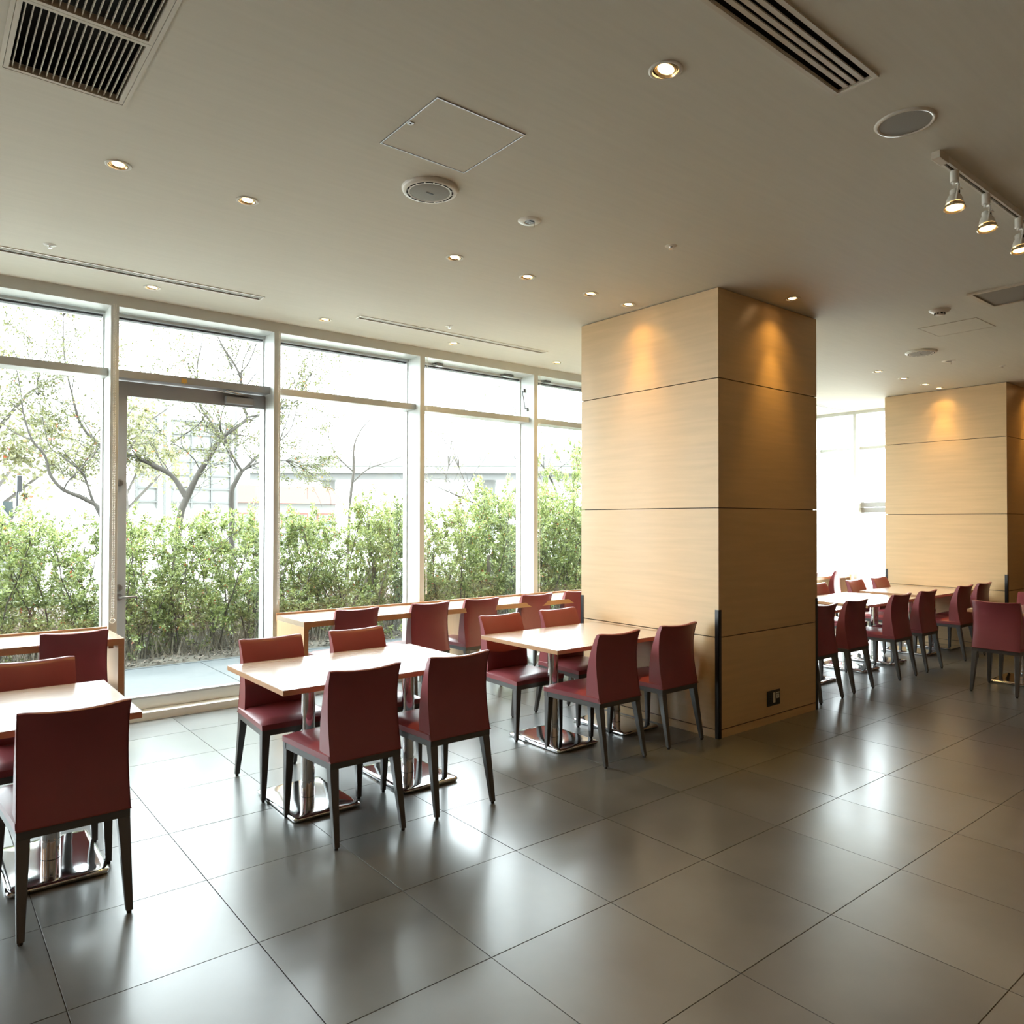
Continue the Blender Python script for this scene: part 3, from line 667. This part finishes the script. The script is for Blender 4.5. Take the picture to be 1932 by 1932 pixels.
# track with spot heads
t = thing('lighting_track', 'white ceiling track carrying three spotlights at the right edge', 'track', (0, 0, Z))
b = bmesh.new(); x0, x1, yc = 3.555, 5.4, 1.385
box(b, x0, x1, yc - .018, yc - .007, -.030, 0); box(b, x0, x1, yc + .007, yc + .018, -.030, 0); box(b, x0, x1, yc - .007, yc + .007, -.012, 0)
new('rail', b, M['white'], t); new('end_feed', B(x0 - .004, x0 + .09, yc - .0185, yc + .0185, -.034, -.0005, bev=.002), M['cream'], t)
new('slot', B(x0 + .09, x1, yc - .0065, yc + .0065, -.018, -.0122), M['cavity'], t)
def head(x, label, tx, ty):
    t = thing('track_spotlight', label, 'spotlight', (x, yc, Z - .030), 0, 'spotlights on the track')
    new('adapter', lathe(bmesh.new(), [(0, 0), (.019, 0), (.019, -.048), (.015, -.052), (.010, -.052), (.010, -.066), (0, -.066)], 16), M['white'], t, smooth=50)
    bd = Matrix.Rotation(ty, 3, 'Y') @ Matrix.Rotation(tx, 3, 'X')
    b = lathe(bmesh.new(), [(0, 0), (.016, 0), (.020, -.004), (.020, -.026), (.028, -.034), (.034, -.052), (.037, -.070)], 24)
    piv = Vector((0, 0, -.088))
    def put(b_): bmesh.ops.rotate(b_, verts=b_.verts, cent=(0, 0, 0), matrix=bd); bmesh.ops.translate(b_, verts=b_.verts, vec=piv); return b_
    s = new('shade', put(b), M['white'], t, smooth=40)
    new('glass_collar', put(lathe(bmesh.new(), [(.036, -.070), (.040, -.073), (.038, -.078), (.042, -.082), (.0455, -.092), (.043, -.094), (.036, -.088)], 28)), M['refl'], t, smooth=50)
    b = bmesh.new(); disc(b, .033, -.086); tag(new('lamp', put(b), M['lamp'], t), 'glowing lamp face')
    b = bmesh.new()
    for k in range(5): a = -2.3 + k * .22; box(b, .0205 * math.cos(a) - .0015, .0205 * math.cos(a) + .0015, .0205 * math.sin(a) - .0015, .0205 * math.sin(a) + .0015, -.022, -.008)
    new('cooling_slots', put(b), M['cavity'], s)
    new('yoke', tube(bmesh.new(), [(0, 0, -.060), (-.020, -.022, -.066), (-.034, -.03, -.080), (-.038, -.02, -.15)], .0045, 6), M['white'], t, smooth=50)
    new('cable', tube(bmesh.new(), [(0, 0, -.062), (.022, -.02, -.078), (.01, -.03, -.092), (-.02, -.02, -.09), (0, 0, -.088)], .0025, 5), M['white'], t, smooth=50)
    l = bpy.data.lights.new('track_lamp', 'SPOT'); l.energy = 14; l.color = (1, .58, .22); l.spot_size = math.radians(70); l.spot_blend = .6; l.shadow_soft_size = .03
    lo = bpy.data.objects.new('track_lamp_light', l); COL.objects.link(lo); lo.parent = t
    lo.matrix_local = Matrix.Translation(piv + bd @ Vector((0, 0, -.098))) @ bd.to_4x4()
head(3.758, 'track spotlight nearest the feed end of the rail', -.05, .14)
head(4.145, 'middle spotlight on the track, tilted', -.10, .10)
head(4.612, 'track spotlight cut by the right frame edge', -.10, .08)

# ------------------------------------------------------------------ outside
ground = struct(new('ground', B(-60, 160, 6.40, 220, -.30, -.06), M['pave']), 'pale yard beyond the garden')
struct(new('ground_end', B(11.30, 160, -60, 6.40, -.30, -.06), M['pave']), 'pale yard beyond the end windows')
bed = bmesh.new(); NXg, NYg = 90, 22
gv = [[bed.verts.new((-4 + 17.5 * i / NXg, 8.39 + 4.6 * j / NYg, -.02 + .05 * noise.noise(Vector((i * .35, j * .4, 0))) + (.03 if j else 0))) for i in range(NXg + 1)] for j in range(NYg + 1)]
for j in range(NYg):
    for i in range(NXg): bed.faces.new((gv[j][i], gv[j][i + 1], gv[j + 1][i + 1], gv[j + 1][i]))
bed = struct(new('garden_ground', bed, M['soil'], smooth=60), 'leaf strewn garden bed')
path = struct(new('path', B(-4, 13, 6.40, 8.38, -.2, -.012), M['grout']), 'concrete path outside the windows')
xs = [-4, -2.35, -.75, .85, 2.45, 4.05, 5.65, 7.25, 8.85, 10.45, 13]
for a, c in zip(xs, xs[1:]): new('slab', B(a + .004, c - .004, 6.405, 8.37, -.015, 0, bev=.002), M['conc'], path)
new('kerb', B(-4, 13, 8.372, 8.42, -.10, .004), M['conc'], path)

def leafquad(bm, p, d, up, L, w):
    """a small pointed folded leaf, 4 triangles"""
    s = d.cross(up); s = s.normalized() * w if s.length > 1e-4 else Vector((w, 0, 0)); n = s.cross(d).normalized()
    a = bm.verts.new(p); m = bm.verts.new(p + d * L * .5 - n * w * .25); e = bm.verts.new(p + d * L)
    l = bm.verts.new(p + d * L * .45 + s + n * w * .3); r = bm.verts.new(p + d * L * .45 - s + n * w * .3)
    bm.faces.new((a, m, l)); bm.faces.new((m, e, l)); bm.faces.new((a, r, m)); bm.faces.new((m, r, e))
def rv(rng): 
    while 1:
        v = Vector((rng.uniform(-1, 1), rng.uniform(-1, 1), rng.uniform(-1, 1)))
        if .05 < v.length < 1: return v.normalized()
def shrub_meshes(seed, H, RW, nleaf, dens=1.0):
    rng = random.Random(seed); st = bmesh.new(); lf = bmesh.new(); tips = []
    for k in range(rng.randint(3, 4)):
        a = rng.uniform(0, 2 * PI); b0 = Vector((.05 * math.cos(a), .05 * math.sin(a), -.03)); p = b0.copy(); dr = Vector((.22 * math.cos(a), .22 * math.sin(a), 1)).normalized()
        pts = [p.copy()]; hh = H * rng.uniform(.8, 1.0)
        while p.z < hh:
            dr = (dr + rv(rng) * .16).normalized(); p = p + dr * .12; pts.append(p.copy())
            if p.z > .10 * H:
                for q in range(rng.choice((1, 2, 3))):
                    d2 = (rv(rng) + Vector((0, 0, .35))).normalized(); L = rng.uniform(.15, RW) * (1.15 - .45 * p.z / H); q0 = p.copy(); tw = [q0.copy()]
                    for s in range(3): d2 = (d2 + rv(rng) * .25 + Vector((0, 0, .12))).normalized(); q0 = q0 + d2 * L / 3; tw.append(q0.copy()); tips.append((q0.copy(), d2.copy()))
                    tube(st, tw, [.004, .0035, .003, .002], 3, cap=False)
        tube(st, pts, [.011 * (1 - .75 * i / len(pts)) for i in range(len(pts))], 5, cap=False)
    for k in range(nleaf):
        p, dd = rng.choice(tips); p = p + rv(rng) * rng.uniform(0, .06); d = (dd + rv(rng) * .9).normalized()
        leafquad(lf, p, d, rv(rng), rng.uniform(.026, .052), rng.uniform(.007, .013))
    res = []
    for nm, b, m in (('stems', st, M['twig']), ('foliage', lf, M['leafA'])):
        me = bpy.data.meshes.new(nm); b.to_mesh(me); b.free(); me.materials.append(m); res.append(me)
    return res
SH = [shrub_meshes(100 + k, 1.42, .42, 4300) for k in range(5)]
SHT = [shrub_meshes(200 + k, 1.55, .46, 5200) for k in range(2)]
ordw = 'first second third fourth fifth sixth seventh eighth ninth tenth eleventh twelfth thirteenth fourteenth fifteenth sixteenth seventeenth eighteenth nineteenth twentieth twenty-first twenty-second twenty-third twenty-fourth'.split()
rng = random.Random(5)
def shrub(x, y, h, label, grp, tall=False):
    me = rng.choice(SHT if tall else SH); t = thing('hedge_shrub', label, 'shrub', (x, y, 0), rng.uniform(0, 6.28), grp); t.scale = (1, 1, h)
    link('stems', me[0], t); tag(link('foliage', me[1], t), kind='stuff')
n = 0
x = .35
while n < 23:
    h = 1.0 if x < 4.2 else (1.10 if x < 7 else 1.25)
    shrub(x, 8.95 + rng.uniform(-.08, .08), h * rng.uniform(.93, 1.05), '%s green shrub of the front hedge row outside the windows, from the left' % ordw[n], 'front row of the hedge'); x += .40; n += 1
x = .6
for n in range(22):
    h = 1.02 if x < 4.2 else (1.14 if x < 7 else 1.32)
    shrub(x, 9.62 + rng.uniform(-.1, .1), h * rng.uniform(.92, 1.07), '%s green shrub of the rear hedge row outside the windows, from the left' % ordw[n], 'rear row of the hedge'); x += .47
for k, (x, y, h) in enumerate([(7.75, 10.2, 1.22), (8.25, 10.4, 1.42), (8.95, 10.2, 1.35), (9.7, 10.3, 1.7), (10.2, 10.6, 1.9), (10.75, 10.3, 1.9)]):
    shrub(x, y, h, 'tall leafy bush behind the hedge near the wood column, %s from the left' % ordw[k], 'tall bushes behind the hedge', True)
# dry undergrowth and litter
b = bmesh.new(); rg = random.Random(11)
for k in range(22000):
    x, y = rg.uniform(-.6, 11.5), rg.uniform(8.6, 12.4); h = rg.uniform(.12, .5) if y < 9.6 else rg.uniform(.4, 1.3); d = Vector((rg.uniform(-.5, .5), rg.uniform(-.5, .5), 1)).normalized(); w = rv(rg) * .0035
    p = Vector((x, y, -.01)); b.faces.new((b.verts.new(p - w), b.verts.new(p + w), b.verts.new(p + d * h)))
tag(new('dry_grass', b, M['dry']), 'dry beige stems growing under the hedge', 'grass', kind='stuff')
b = bmesh.new()
for k in range(7000):
    p = Vector((rg.uniform(-.6, 11.5), 8.43 + 2.4 * rg.random() ** 1.4, .01 + rg.uniform(0, .04))); d = rv(rg); d.z *= .35; leafquad(b, p, d.normalized(), Vector((0, 0, 1)), rg.uniform(.03, .07), rg.uniform(.01, .02))
tag(new('leaf_litter', b, M['litter']), 'brown fallen leaves lying on the garden bed', 'leaves', kind='stuff')
# stakes
for k, (x, y, h) in enumerate([(4.88, 9.0, 1.03), (6.83, 9.0, 1.0)]):
    tag(new('garden_stake', lathe(bmesh.new(), [(0, -.05), (.032, -.05), (.030, h), (.02, h + .012), (0, h + .012)], 12), M['post'], smooth=40, loc=(x, y, 0)), ['round wooden stake standing in the hedge in the third window', 'round wooden stake standing in the hedge in the fourth window'][k], 'stake')
# trees: (y, limbs as (x, z, radius))
TREES = {
'A': (10.8, [[(2.77, 0.0, 0.05), (2.87, 1.47, 0.05), (2.97, 1.83, 0.048)], [(2.97, 1.83, 0.042), (2.85, 2.08, 0.036), (2.73, 2.2, 0.034), (2.54, 2.3, 0.03), (2.34, 2.39, 0.027), (2.22, 2.43, 0.026), (1.96, 2.53, 0.022), (1.76, 2.79, 0.018), (1.65, 3.18, 0.014), (1.57, 3.64, 0.01), (1.55, 4.21, 0.006)], [(2.97, 1.83, 0.044), (3.08, 2.13, 0.04), (3.2, 2.37, 0.038), (3.34, 2.66, 0.034), (3.6, 2.87, 0.026), (3.71, 2.99, 0.022), (3.64, 3.15, 0.02), (3.59, 3.58, 0.016), (3.33, 3.93, 0.01), (3.18, 4.21, 0.006)], [(3.34, 2.66, 0.024), (3.19, 2.91, 0.018), (3.1, 3.12, 0.015), (3.05, 3.6, 0.01), (3.11, 3.98, 0.007), (3.15, 4.35, 0.004)], [(3.59, 3.58, 0.012), (3.7, 3.76, 0.01), (3.82, 4.12, 0.007), (3.88, 4.48, 0.004)], [(3.67, 2.26, 0.012), (3.52, 2.6, 0.015), (3.34, 2.66, 0.02)], [(3.71, 2.99, 0.015), (3.86, 3.03, 0.012), (4.06, 3.1, 0.006)]]),
'B': (11.6, [[(3.85, 0.0, 0.05), (3.85, 1.46, 0.046), (3.84, 1.95, 0.042), (3.92, 2.15, 0.036), (3.99, 2.28, 0.036)], [(3.99, 2.28, 0.026), (4.19, 2.47, 0.02), (4.36, 2.63, 0.016), (4.62, 2.79, 0.012), (4.88, 3.09, 0.008), (5.01, 3.63, 0.005)], [(3.99, 2.3, 0.024), (3.86, 2.52, 0.02), (3.74, 2.76, 0.016), (3.66, 2.99, 0.012), (3.7, 3.32, 0.008), (3.78, 3.82, 0.004)], [(3.99, 2.28, 0.02), (4.18, 2.4, 0.016), (4.4, 2.47, 0.012), (4.75, 2.5, 0.006)], [(4.62, 2.79, 0.01), (4.75, 3.17, 0.008), (4.88, 3.78, 0.006), (5.15, 4.34, 0.004)]]),
'C': (11.0, [[(2.11, 0.0, 0.04), (1.99, 1.5, 0.034), (1.8, 1.78, 0.028), (1.53, 1.91, 0.024), (1.38, 2.1, 0.02), (1.32, 2.34, 0.018), (1.18, 2.53, 0.015), (1.09, 2.85, 0.011), (1.06, 3.11, 0.009), (1.01, 3.43, 0.005)], [(1.99, 1.5, 0.022), (1.86, 1.78, 0.018), (1.77, 2.09, 0.015), (1.69, 2.19, 0.013), (1.53, 2.35, 0.011), (1.4, 2.47, 0.009), (1.35, 2.74, 0.007), (1.29, 3.14, 0.004)], [(1.53, 1.91, 0.014), (1.58, 2.04, 0.012), (1.79, 2.29, 0.01), (1.92, 2.51, 0.006), (1.94, 2.79, 0.004)], [(1.18, 2.53, 0.01), (1.01, 2.61, 0.007), (0.85, 2.76, 0.005)], [(1.09, 2.85, 0.008), (0.96, 2.97, 0.005), (0.79, 3.08, 0.003)]]),
'D': (13.0, [[(6.48, 0.0, 0.035), (6.53, 1.75, 0.03), (6.61, 2.46, 0.026), (6.62, 2.97, 0.018), (6.81, 3.34, 0.012), (7.12, 3.63, 0.006)], [(6.61, 2.46, 0.014), (6.31, 2.75, 0.01), (6.2, 3.05, 0.005)], [(6.58, 2.26, 0.014), (6.87, 2.53, 0.01), (7.33, 2.7, 0.006), (7.81, 2.94, 0.004)], [(6.62, 2.87, 0.01), (6.42, 3.26, 0.006), (6.3, 3.76, 0.004)]]),
'E': (10.4, [[(8.4, 0.0, 0.03), (8.22, 1.32, 0.026), (7.92, 1.65, 0.024), (7.69, 1.78, 0.02), (7.41, 1.89, 0.017), (7.08, 2.0, 0.012), (6.71, 2.12, 0.007), (6.55, 2.2, 0.004)], [(7.69, 1.78, 0.014), (7.52, 2.01, 0.011), (7.41, 2.23, 0.007), (7.32, 2.45, 0.004)], [(7.08, 2.0, 0.008), (6.95, 2.21, 0.005), (6.99, 2.44, 0.003)], [(8.1, 1.46, 0.01), (7.8, 1.51, 0.008), (7.58, 1.69, 0.004)]]),
'F': (11.0, [[(10.55, 0.0, 0.045), (10.3, 1.51, 0.04), (10.11, 1.77, 0.034), (9.9, 1.98, 0.026), (9.64, 2.2, 0.018), (9.48, 2.33, 0.012), (9.14, 2.57, 0.007), (8.82, 2.86, 0.004)], [(10.07, 1.82, 0.026), (9.99, 2.14, 0.022), (9.78, 2.5, 0.018), (9.64, 2.75, 0.012), (9.41, 3.1, 0.007), (9.21, 3.5, 0.004)], [(10.3, 1.51, 0.02), (10.62, 1.72, 0.015), (11.08, 1.89, 0.008)]]),
}
TL = {'A': ('forked garden tree with thick grey limbs seen through the glass door', 8000, 'leafB'), 'B': ('slimmer garden tree with a knotty fork behind the right side of the glass door', 8000, 'leafB'),
      'C': ('spreading thin garden tree seen through the left window', 6500, 'leafB'), 'D': ('bare pale sapling seen through the third window', 60, 'leafB'), 'E': ('leaning thin tree with few orange leaves in the fourth window', 160, 'leafB'), 'F': ('leaning bare tree beside tall bushes next to the near column', 500, 'leafC')}
def build_tree(k):
    Y, limbs = TREES[k]; lab_, nl, lm = TL[k]; rg = random.Random(ord(k)); x0 = limbs[0][0][0]
    t = thing('garden_tree', lab_, 'tree', (x0, Y, 0)); tr = bmesh.new(); tips = []; seen = {}
    tw = bmesh.new()
    def sprout(p, d, L, r, lev):
        n_ = 5; pts = [p.copy()]; rs = [r]
        for i in range(n_):
            d = (d + rv(rg) * .28 + Vector((0, 0, .05))).normalized(); p = p + d * L / n_; pts.append(p.copy()); rs.append(max(r * (1 - (i + 1) / (n_ + 1)), .0024))
            if lev and i > 0 and rg.random() < .8: sprout(p, (d + rv(rg) * .9).normalized(), L * rg.uniform(.35, .6), r * .55, lev - 1)
            if p.z > 2.0: tips.append((p.copy(), d.copy()))
        tube(tw, pts, rs, 4, cap=False)
    for li, limb in enumerate(limbs):
        pts = []; yo = 0
        for i, (x, z, r) in enumerate(limb):
            key = (x, z)
            if key in seen: yo = seen[key]
            elif li: yo += rg.uniform(-.07, .07) * (1 if li % 2 else -1) + (.05 if li % 2 else -.05)
            seen.setdefault(key, yo); pts.append(Vector((x - x0, yo, z)))
        # smooth by midpoint interpolation
        P2, R2 = [], []
        for i in range(len(pts) - 1):
            for s in range(3):
                f = s / 3; a = pts[max(i - 1, 0)]; b_ = pts[i]; c = pts[i + 1]; d_ = pts[min(i + 2, len(pts) - 1)]
                q = .5 * ((2 * b_) + (c - a) * f + (2 * a - 5 * b_ + 4 * c - d_) * f * f + (3 * b_ - a - 3 * c + d_) * f ** 3)
                P2.append(q); R2.append(limb[i][2] * (1 - f) + limb[i + 1][2] * f)
        P2.append(pts[-1]); R2.append(limb[-1][2])
        for i in range(1, len(P2)): 
            if P2[i].z > 1.7: R2[i] *= 1 + .10 * rg.uniform(-1, 1)
        tube(tr, P2, R2, 8)
        if li:
            for i in range(2, len(P2)):
                if rg.random() < (.34 if k in 'DE' else .75): sprout(P2[i], ((P2[i] - P2[i - 1]).normalized() + rv(rg) * 1.1).normalized(), rg.uniform(.35, .95), min(R2[i] * .6, .010), 1)
            for q in range(3 if k in 'DE' else 8): sprout(P2[-1], ((P2[-1] - P2[-2]).normalized() + rv(rg) * .5).normalized(), rg.uniform(.5, 1.3), .008, 1)
    new('trunk', tr, M['bark'], t, smooth=60); tag(new('twigs', tw, M['bark'], t), kind='stuff')
    lf = bmesh.new()
    for i in range(nl):
        p, d = rg.choice(tips); leafquad(lf, p + rv(rg) * .05, (d + rv(rg)).normalized(), rv(rg), rg.uniform(.035, .06), rg.uniform(.008, .014))
    tag(new('foliage', lf, M[lm], t), kind='stuff')
for k in TREES: build_tree(k)
# pale leafy trees farther off at the left
def crown_tree(x, y, h, label, nl=3000, rad=2.2):
    rg = random.Random(int(x * 10)); t = thing('distant_tree', label, 'tree', (x, y, 0), 0, 'pale trees across the yard')
    new('trunk', tube(bmesh.new(), [(0, 0, -.1), (.1, 0, h * .35), (0, .1, h * .7)], [.14, .1, .04], 8), M['bark'], t, smooth=60)
    b = bmesh.new()
    for k in range(7): a = k * .9; tube(b, [(0, 0, h * (.3 + .05 * k)), (rad * .5 * math.cos(a), rad * .5 * math.sin(a), h * (.5 + .05 * k)), (rad * .85 * math.cos(a + .2), rad * .85 * math.sin(a + .2), h * (.6 + .05 * k))], [.05, .03, .01], 5)
    new('branches', b, M['bark'], t)
    lf = bmesh.new(); cl_ = [rv(rg) * rad * rg.uniform(.4, .95) for _ in range(22)]
    for i in range(nl):
        c = rg.choice(cl_); p = Vector((0, 0, h * .66)) + Vector((c.x, c.y, c.z * .85)) + rv(rg) * rg.uniform(0, .7); leafquad(lf, p, rv(rg), rv(rg), rg.uniform(.09, .15), rg.uniform(.03, .05))
    tag(new('foliage', lf, M['leafP'], t), kind='stuff')
M['leafP'] = leaf_mat('sunlit_pale_leaf', srgb(80, 80, 42), srgb(96, 94, 58), .5)
crown_tree(1.2, 19, 5.2, 'pale yellow-green tree across the yard in the left window')
crown_tree(4.9, 24.5, 5.6, 'pale yellow-green tree across the yard behind the door post', rad=1.9)
# steel framed hoarding across the yard
t = thing('steel_screen', 'tall pale steel grid screen across the yard, seen through the door', 'screen', (0, 30, 0))
b = bmesh.new()
for (x0, x1) in ((6.5, 7.2), (7.7, 9.9)):
    nx = 1 if x1 - x0 < 1 else 3
    for k in range(nx + 1): xx = x0 + (x1 - x0) * k / nx; box(b, xx - .03, xx + .03, -.03, .03, 2.0, 5.4)
    for k in range(7): box(b, x0, x1, -.045, .03, 2.2 + k * .52, 2.25 + k * .52)
new('lattice', b, M['osteel'], t); b = bmesh.new(); box(b, 6.45, 7.22, .05, .09, 1.9, 5.45); box(b, 7.68, 9.95, .05, .09, 1.9, 5.35); new('sheet', b, M['pale'], t)
for xx in (7.45, 10.1): new('post', lathe(bmesh.new(), [(0, -.1), (.07, -.1), (.07, 5.9), (0, 5.9)], 12), M['osteel'], t, smooth=60, loc=(xx, 0, 0))
# elevated roadway far off
c0 = Vector((0, 0, 0)) + Vector((fw.x, fw.y, 0)) * 62; dr = Vector((r0.x, r0.y, 0)); nn = Vector((fw.x, fw.y, 0))
t = thing('viaduct', 'long pale elevated roadway in the far distance', 'bridge', (c0.x, c0.y, 0), math.atan2(dr.y, dr.x))
new('deck', B(-22, 17, 0, 6, 5.5, 6.2), M['pale'], t); new('parapet', B(-22, 17, -.15, .1, 6.1, 6.9), M['pale'], t); tag(new('girder', B(-22, 17, .4, 5.4, 5.0, 5.5), M['osteel'], t))
for k in range(3): new('pier', lathe(bmesh.new(), [(0, -.1), (.6, -.1), (.6, 5.05), (0, 5.05)], 14), M['pale'], t, smooth=60, loc=(-16 + k * 14, 3, 0))
# low red roofed shop across the road
t = thing('red_roofed_shop', 'low pale building with a red fascia across the road', 'building', (18, 45, 0))
new('wall', B(-3.4, 3.6, 0, 6, -.1, 2.6), M['pale'], t); b = bmesh.new(); hexa(b, [(-3.8, -.6, 2.6), (4, -.6, 2.6), (4, 6.4, 2.6), (-3.8, 6.4, 2.6)], [(-3.4, .6, 3.7), (3.6, .6, 3.7), (3.6, 5.6, 3.7), (-3.4, 5.6, 3.7)]); new('roof', b, M['redr'], t)
for k in range(4): f = new('window', B(-2.8 + k * 1.7, -1.7 + k * 1.7, -.05, .02, 1.0, 2.0), M['redr'], t); new('pane', B(-2.7 + k * 1.7, -1.8 + k * 1.7, -.07, -.051, 1.08, 1.92), M['vang'], f)
# parked white truck at the left
t = thing('parked_truck', 'white truck with a dark mirror parked beyond the hedge at the left edge', 'truck', (.2, 16.2, 0))
b = bmesh.new(); hexa(b, [(-1.7, -1, .35), (1.5, -1, .35), (1.5, 1, .35), (-1.7, 1, .35)], [(-1.6, -.95, 1.2), (1.45, -.95, 1.2), (1.45, .95, 1.2), (-1.6, .95, 1.2)])
hexa(b, [(-1.6, -.95, 1.2), (1.4, -.95, 1.2), (1.4, .95, 1.2), (-1.6, .95, 1.2)], [(-1.5, -.8, 2.0), (.85, -.8, 2.0), (.85, .8, 2.0), (-1.5, .8, 2.0)]); new('cab', b, M['vanw'], t)
new('side_window', B(-.6, .7, -.90, -.86, 1.3, 1.8), M['vang'], t); new('windscreen', B(1.05, 1.2, -.7, .7, 1.3, 1.85), M['vang'], t)
new('mirror', B(1.2, 1.28, -1.22, -1.02, 2.0, 2.28, bev=.01), M['guard'], t); new('mirror_arm', tube(bmesh.new(), [(1.15, -.9, 1.5), (1.22, -1.12, 1.75), (1.22, -1.12, 2.02)], .02, 6), M['guard'], t)
for wx in (-1.0, .95):
    b = lathe(bmesh.new(), [(0, -.1), (.34, -.1), (.36, -.06), (.36, .1), (0, .1)], 20); bmesh.ops.rotate(b, verts=b.verts, cent=(0, 0, 0), matrix=Matrix.Rotation(PI / 2, 3, 'X'))
    new('wheel', b, M['pad'], t, smooth=40, loc=(wx, -.95, .30))
